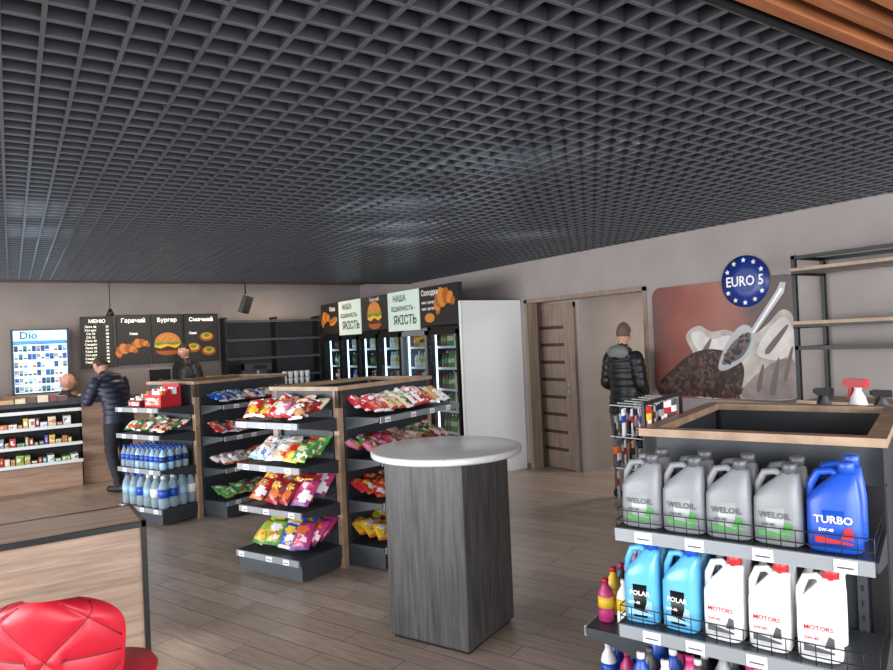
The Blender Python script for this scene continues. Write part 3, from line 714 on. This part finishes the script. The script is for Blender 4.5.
# ---------------- people
def person(name,M,J,seg_cols,hairM,skinM,hood=None,dz=0,headrot=(0,0),quilt=.01,bald=False):
    D=dict(pel=(0,0,.96),wai=(0,.01,1.10),che=(0,.01,1.28),upc=(0,0,1.40),nek=(0,-.01,1.475),hed=(0,.005,1.56),
      shL=(-.185,-.005,1.415),elL=(-.255,-.04,1.14),wrL=(-.17,.13,.99),shR=(.185,-.005,1.415),elR=(.255,-.04,1.14),wrR=(.17,.13,.99),
      hiL=(-.09,0,.90),knL=(-.105,.03,.50),anL=(-.11,-.01,.09),toL=(-.13,.14,.045),hiR=(.09,0,.90),knR=(.105,.03,.50),anR=(.11,-.01,.09),toR=(.13,.14,.045))
    D.update(J); V={k:Vector(v) for k,v in D.items()}
    tb=B('tmp'); dm=black
    def ring(c,hw,hd,up,n=20):
        X=Vector((1,0,0)); F=up.cross(X).normalized()
        return [tuple(c+X*hw*math.cos(2*math.pi*j/n)+F*hd*math.sin(2*math.pi*j/n)) for j in range(n)]
    sp=[V['pel']+Vector((0,0,-.10)),V['pel'],V['wai'],V['che'],V['upc'],V['nek']]
    dims=[(.188,.14),(.185,.14),(.17,.135),(.195,.145),(.18,.125),(.075,.075)]
    rg=[]
    for i,(p,d) in enumerate(zip(sp,dims)):
        up=(sp[min(i+1,5)]-sp[max(i-1,0)]).normalized(); rg.append(ring(p,d[0],d[1],up))
    tb.rings(rg,dm)
    segs=[]
    def limb(a,b_,ra,rb,lab,ext=.0):
        A,Bv=V[a] if isinstance(a,str) else a,V[b_] if isinstance(b_,str) else b_
        tb.tube([A,A*.6+Bv*.4,Bv],[ra,ra*.6+rb*.4+.004,rb],dm,I4,14); tb.ell(tuple(A),(ra,)*3,dm,n=14,k=10); tb.ell(tuple(Bv),(rb,)*3,dm,n=14,k=10)
        segs.append((A,Bv,ra,rb,lab))
    for s_ in 'LR':
        limb('sh'+s_,'el'+s_,.08,.064,'top'); limb('el'+s_,'wr'+s_,.062,.045,'top')
        limb('hi'+s_,'kn'+s_,.105,.072,'leg'); limb('kn'+s_,'an'+s_,.070,.052,'leg')
        A=V['an'+s_]; To=V['to'+s_]; f=(To-A); f.z=0; f.normalize(); h=A+Vector((0,0,-.04))-f*.045
        limb(h,To,.045,.04,'shoe')
    limb(V['nek']-Vector((0,0,.03)),'hed',.06,.055,'skin')
    segs.append((sp[0],V['wai'],.19,.17,'top')); segs.append((V['wai'],V['che'],.17,.19,'top')); segs.append((V['che'],V['upc'],.19,.17,'top')); segs.append((V['upc'],V['nek']-Vector((0,0,.02)),.15,.075,'top'))
    if hood:
        c=V['nek']+Vector((0,-.075,.0)); tb.ell(tuple(c),(.135,.085,.075),dm,n=18,k=12); tb.ell(tuple(V['nek']+Vector((0,.0,.01))),(.105,.1,.05),dm,n=18,k=10)
        segs.append((c-Vector((.05,0,0)),c+Vector((.05,0,0)),.085,.085,'hood')); 
    else:
        tb.ell(tuple(V['nek']+Vector((0,.0,.005))),(.085,.085,.045),dm,n=18,k=10); segs.append((V['nek']-Vector((.02,0,0)),V['nek']+Vector((.02,0,0.01)),.075,.075,'top'))
    o=tb.done()
    rm=o.modifiers.new('r','REMESH'); rm.mode='VOXEL'; rm.voxel_size=.013
    sm=o.modifiers.new('s','SMOOTH'); sm.factor=.6; sm.iterations=5
    dg=bpy.context.evaluated_depsgraph_get(); me=bpy.data.meshes.new_from_object(o.evaluated_get(dg)); bpy.data.objects.remove(o)
    def cls(p):
        best=(9,None,0)
        for s_ in segs:
            A,Bv,ra,rb,lab=s_; d=Bv-A; t=max(0,min(1,(p-A).dot(d)/d.length_squared)); q=(p-(A+d*t)).length/(ra+(rb-ra)*t)
            if q<best[0]: best=(q,s_,t)
        return best
    vs=[];hem=V['pel'].z-.10
    for v in me.vertices:
        q,s_,t=cls(v.co); p=v.co.copy()
        if s_[4]=='top' and quilt:
            along=t*(s_[1]-s_[0]).length if abs((s_[1]-s_[0]).normalized().z)<.5 or s_[2]<.1 else p.z
            p+=v.normal*quilt*(abs(math.sin(math.pi*along/.07))-.5)
        if s_[4]=='leg': p+=v.normal*.003*math.sin(p.z*60+p.x*30)
        vs.append(p)
    fs=[];ms=[]
    for pl in me.polygons:
        q,s_,t=cls(pl.center); lab=s_[4]
        if lab=='leg' and dz==0 and pl.center.z>hem: lab='top'
        if lab=='top' and dz==0 and pl.center.z<hem-.004 and s_[2]>.1: lab='leg'
        fs.append(tuple(pl.vertices)); ms.append(skinM if lab=='skin' else seg_cols[lab])
    b=B(name); b.add(vs,fs,ms,I4,True)
    HC_=V['hed']+Vector((0,.02,.095)); MH=T(HC_)@RX(headrot[0])@RZ(headrot[1])
    def hp(th,ph,sc=1):
        z=math.sin(ph); x=math.cos(ph)*math.cos(th); y=math.cos(ph)*math.sin(th)
        X=.077*x; Y=.097*y; Z=.12*z
        if z<0:
            X*=1+.32*z; Y*= (1+.12*z) if y>0 else (1+.45*z)
        if y>.6 and -.1<z<.2 and .2<abs(x)<.6: Y-=.005
        return (X*sc,Y*sc,Z*(1+(sc-1)*.7))
    n,k_=56,44
    def hv(sc): return [hp(2*math.pi*j/n,-math.pi/2+math.pi*(i+.02)/(k_+.04),sc) for i in range(k_+1) for j in range(n)]
    hfs=[(i*n+j,i*n+(j+1)%n,(i+1)*n+(j+1)%n,(i+1)*n+j) for i in range(k_) for j in range(n)]+[tuple(range(n-1,-1,-1)),tuple(k_*n+j for j in range(n))]
    b.add(hv(1),hfs,skinM,MH,True)
    if not bald:
        hvv=hv(1.035); keep=[]
        for f in hfs:
            c=sum((Vector(hvv[q]) for q in f),Vector())/len(f)
            lim=.062 if c.y>.035 else (.012+ (c.y+.0)*1.3 if c.y>-.03 else -.028)
            if c.z>lim: keep.append(f)
        b.add([(x*(1+.012*math.sin(z*190+x*170)),y*(1+.012*math.sin(z*150-y*90)),z) for x,y,z in hvv],keep,hairM,MH,True)
    for sx_ in (-1,1):
        b.ell((sx_*.080,-.005,.0),(.010,.02,.032),skinM,MH); b.ell((sx_*.03,.083,.012),(.013,.008,.008),wht,MH); b.ell((sx_*.03,.090,.012),(.005,.003,.005),black,MH)
        b.tube([(sx_*.016,.094,.034),(sx_*.046,.084,.033)],.004,hairM,MH)
    b.tube([(0,.088,.022),(0,.103,-.008),(0,.11,-.026),(0,.092,-.034)],[.007,.009,.014,.008],skinM,MH)
    b.ell((0,.085,-.058),(.024,.009,.007),mat('lips',(150,85,80),.5),MH)
    for s_,sg in (('L',-1),('R',1)):
        W=V['wr'+s_]; d=(W-V['el'+s_]).normalized(); X=Vector((1,0,0))-d*d.x; X.normalize(); Y=d.cross(X)
        Mh=Matrix(((X.x,Y.x,d.x,W.x),(X.y,Y.y,d.y,W.y),(X.z,Y.z,d.z,W.z),(0,0,0,1)))@T((0,0,.02))
        b.sup([(0,0,0,.026,.02),(.03,0,0,.037,.016),(.075,0,0,.041,.014),(.09,0,0,.036,.01)],skinM,Mh,12,.7)
        for q,(fx,ln) in enumerate(((-.031,.058),(-.0105,.074),(.0105,.078),(.031,.068))):
            b.tube([(fx,0,.075),(fx*1.05,.004,.09+ln*.3),(fx*1.08,.018,.09+ln*.65),(fx*1.08,.034,.088+ln*.9)],[.010,.009,.008,.006],skinM,Mh,8)
        b.tube([(-sg*.025,.004,.018),(-sg*.05,.012,.045),(-sg*.054,.024,.075)],[.013,.011,.008],skinM,Mh,8)
    o=b.done(M); bpy.data.meshes.remove(me); return o
skinA=C('skin',(196,146,122),.5); hairD=C('hair_dark',(48,38,32),.7); hairG=C('hair_grey_brown',(92,78,68),.75)
puff=C('black_puffer',(20,21,25),.45); navyj=C('navy_puffer',(30,35,56),.5); hoodg=C('grey_hood',(112,114,112),.8); pant=C('taupe_trousers',(104,96,94),.8); dpant=C('dark_trousers',(32,33,42),.8); shoe=C('black_shoe',(24,24,26),.5)
person('standing_man',T((5.13,4.70,0))@RZ(-88)@S(.93,.93,.985),{'elL':(-.235,-.02,1.16),'wrL':(-.13,.17,1.06),'elR':(.235,-.02,1.16),'wrR':(.13,.17,1.06),'shL':(-.175,-.005,1.415),'shR':(.175,-.005,1.415),'anR':(.10,.04,.09),'toR':(.12,.19,.045),'anL':(-.09,-.05,.09),'toL':(-.11,.10,.045)},dict(top=puff,leg=pant,shoe=shoe,hood=hoodg),hairG,skinA,hood=True,headrot=(-3,22))
person('customer_at_counter',T((1.08,9.10,0))@RZ(34)@S(1,1,.96),{'wai':(0,.03,1.10),'che':(0,.09,1.27),'upc':(0,.15,1.37),'nek':(0,.19,1.43),'hed':(0,.25,1.49),'shL':(-.185,.15,1.38),'shR':(.185,.15,1.38),'elL':(-.26,.2,1.15),'wrL':(-.15,.40,1.20),'elR':(.26,.18,1.13),'wrR':(.13,.38,1.2),'anR':(.15,.14,.09),'toR':(.17,.29,.045),'anL':(-.13,-.12,.09),'toL':(-.15,.03,.045)},dict(top=navyj,leg=dpant,shoe=shoe,hood=navyj),hairD,skinA,hood=True,headrot=(-24,0))
person('shop_worker',T((2.22,10.72,0))@RZ(120),{},dict(top=puff,leg=dpant,shoe=shoe,hood=puff),hairD,skinA,hood=False,headrot=(-8,0),quilt=.004)
q=-.36
person('seated_cashier',T((.62,10.68,0))@RZ(-90)@S(.88,1,1),{k:(v[0],v[1],v[2]+q) for k,v in dict(pel=(0,0,.96),wai=(0,.01,1.10),che=(0,.01,1.28),upc=(0,0,1.40),nek=(0,-.01,1.475),hed=(0,.005,1.56),shL=(-.185,-.005,1.415),elL=(-.2,.05,1.18),wrL=(-.12,.25,1.05),shR=(.185,-.005,1.415),elR=(.2,.05,1.18),wrR=(.12,.25,1.05)).items()}|dict(hiL=(-.09,.02,.58),knL=(-.1,.42,.56),anL=(-.1,.42,.09),toL=(-.1,.56,.045),hiR=(.09,.02,.58),knR=(.1,.42,.56),anR=(.1,.42,.09),toR=(.1,.56,.045)),dict(top=navyj,leg=dpant,shoe=shoe,hood=puff),hairG,skinA,dz=1,quilt=0,bald=True)
b=B('stool'); b.lathe([(.15,.40),(.16,.42),(.16,.44),(.14,.45)],black,T((.62,10.68,0)),20); b.tube([(.62,10.68,.40),(.62,10.68,.03)],.025,gry); b.lathe([(.18,0),(.18,.02),(.03,.04)],gry,T((.62,10.68,0)),20); b.done()

# ---------------- lights
def area(name,M,sx,sy,e,col):
    l=bpy.data.lights.new(name,'AREA'); l.shape='RECTANGLE'; l.size=sx; l.size_y=sy; l.energy=e; l.color=col
    o=bpy.data.objects.new(name,l); bpy.context.scene.collection.objects.link(o); o.matrix_world=M; return o
area('window_daylight',T((.6,YN-.3,1.4))@RX(90),8.5,2.1,640,(.95,.975,1))
area('window_daylight',T((XL-.3,4.8,1.4))@RZ(-90)@RX(90),8.5,2.1,820,(.95,.975,1))
for x,y in ((1.75,9.9),(3.6,10.3),(0,9.9)): area('downlight_glow',T((x,y,ZW-.06)),.4,.1,16,(1,.82,.62))
for x,y,e_ in plen: area('added_streak_light',T((x,y,2.825)),.15,.15,e_,(.85,.93,1))  # added area lights under these lamps, for the streaks on the grille
area('corridor_lamp',T((6.8,4.6,2.38)),.5,.5,40,(1,.93,.85))
wd=bpy.data.worlds.new('world'); bpy.context.scene.world=wd; wd.use_nodes=True
wd.node_tree.nodes['Background'].inputs[0].default_value=(.85,.93,1,1); wd.node_tree.nodes['Background'].inputs[1].default_value=1.5
bpy.context.scene.view_settings.view_transform='Standard'
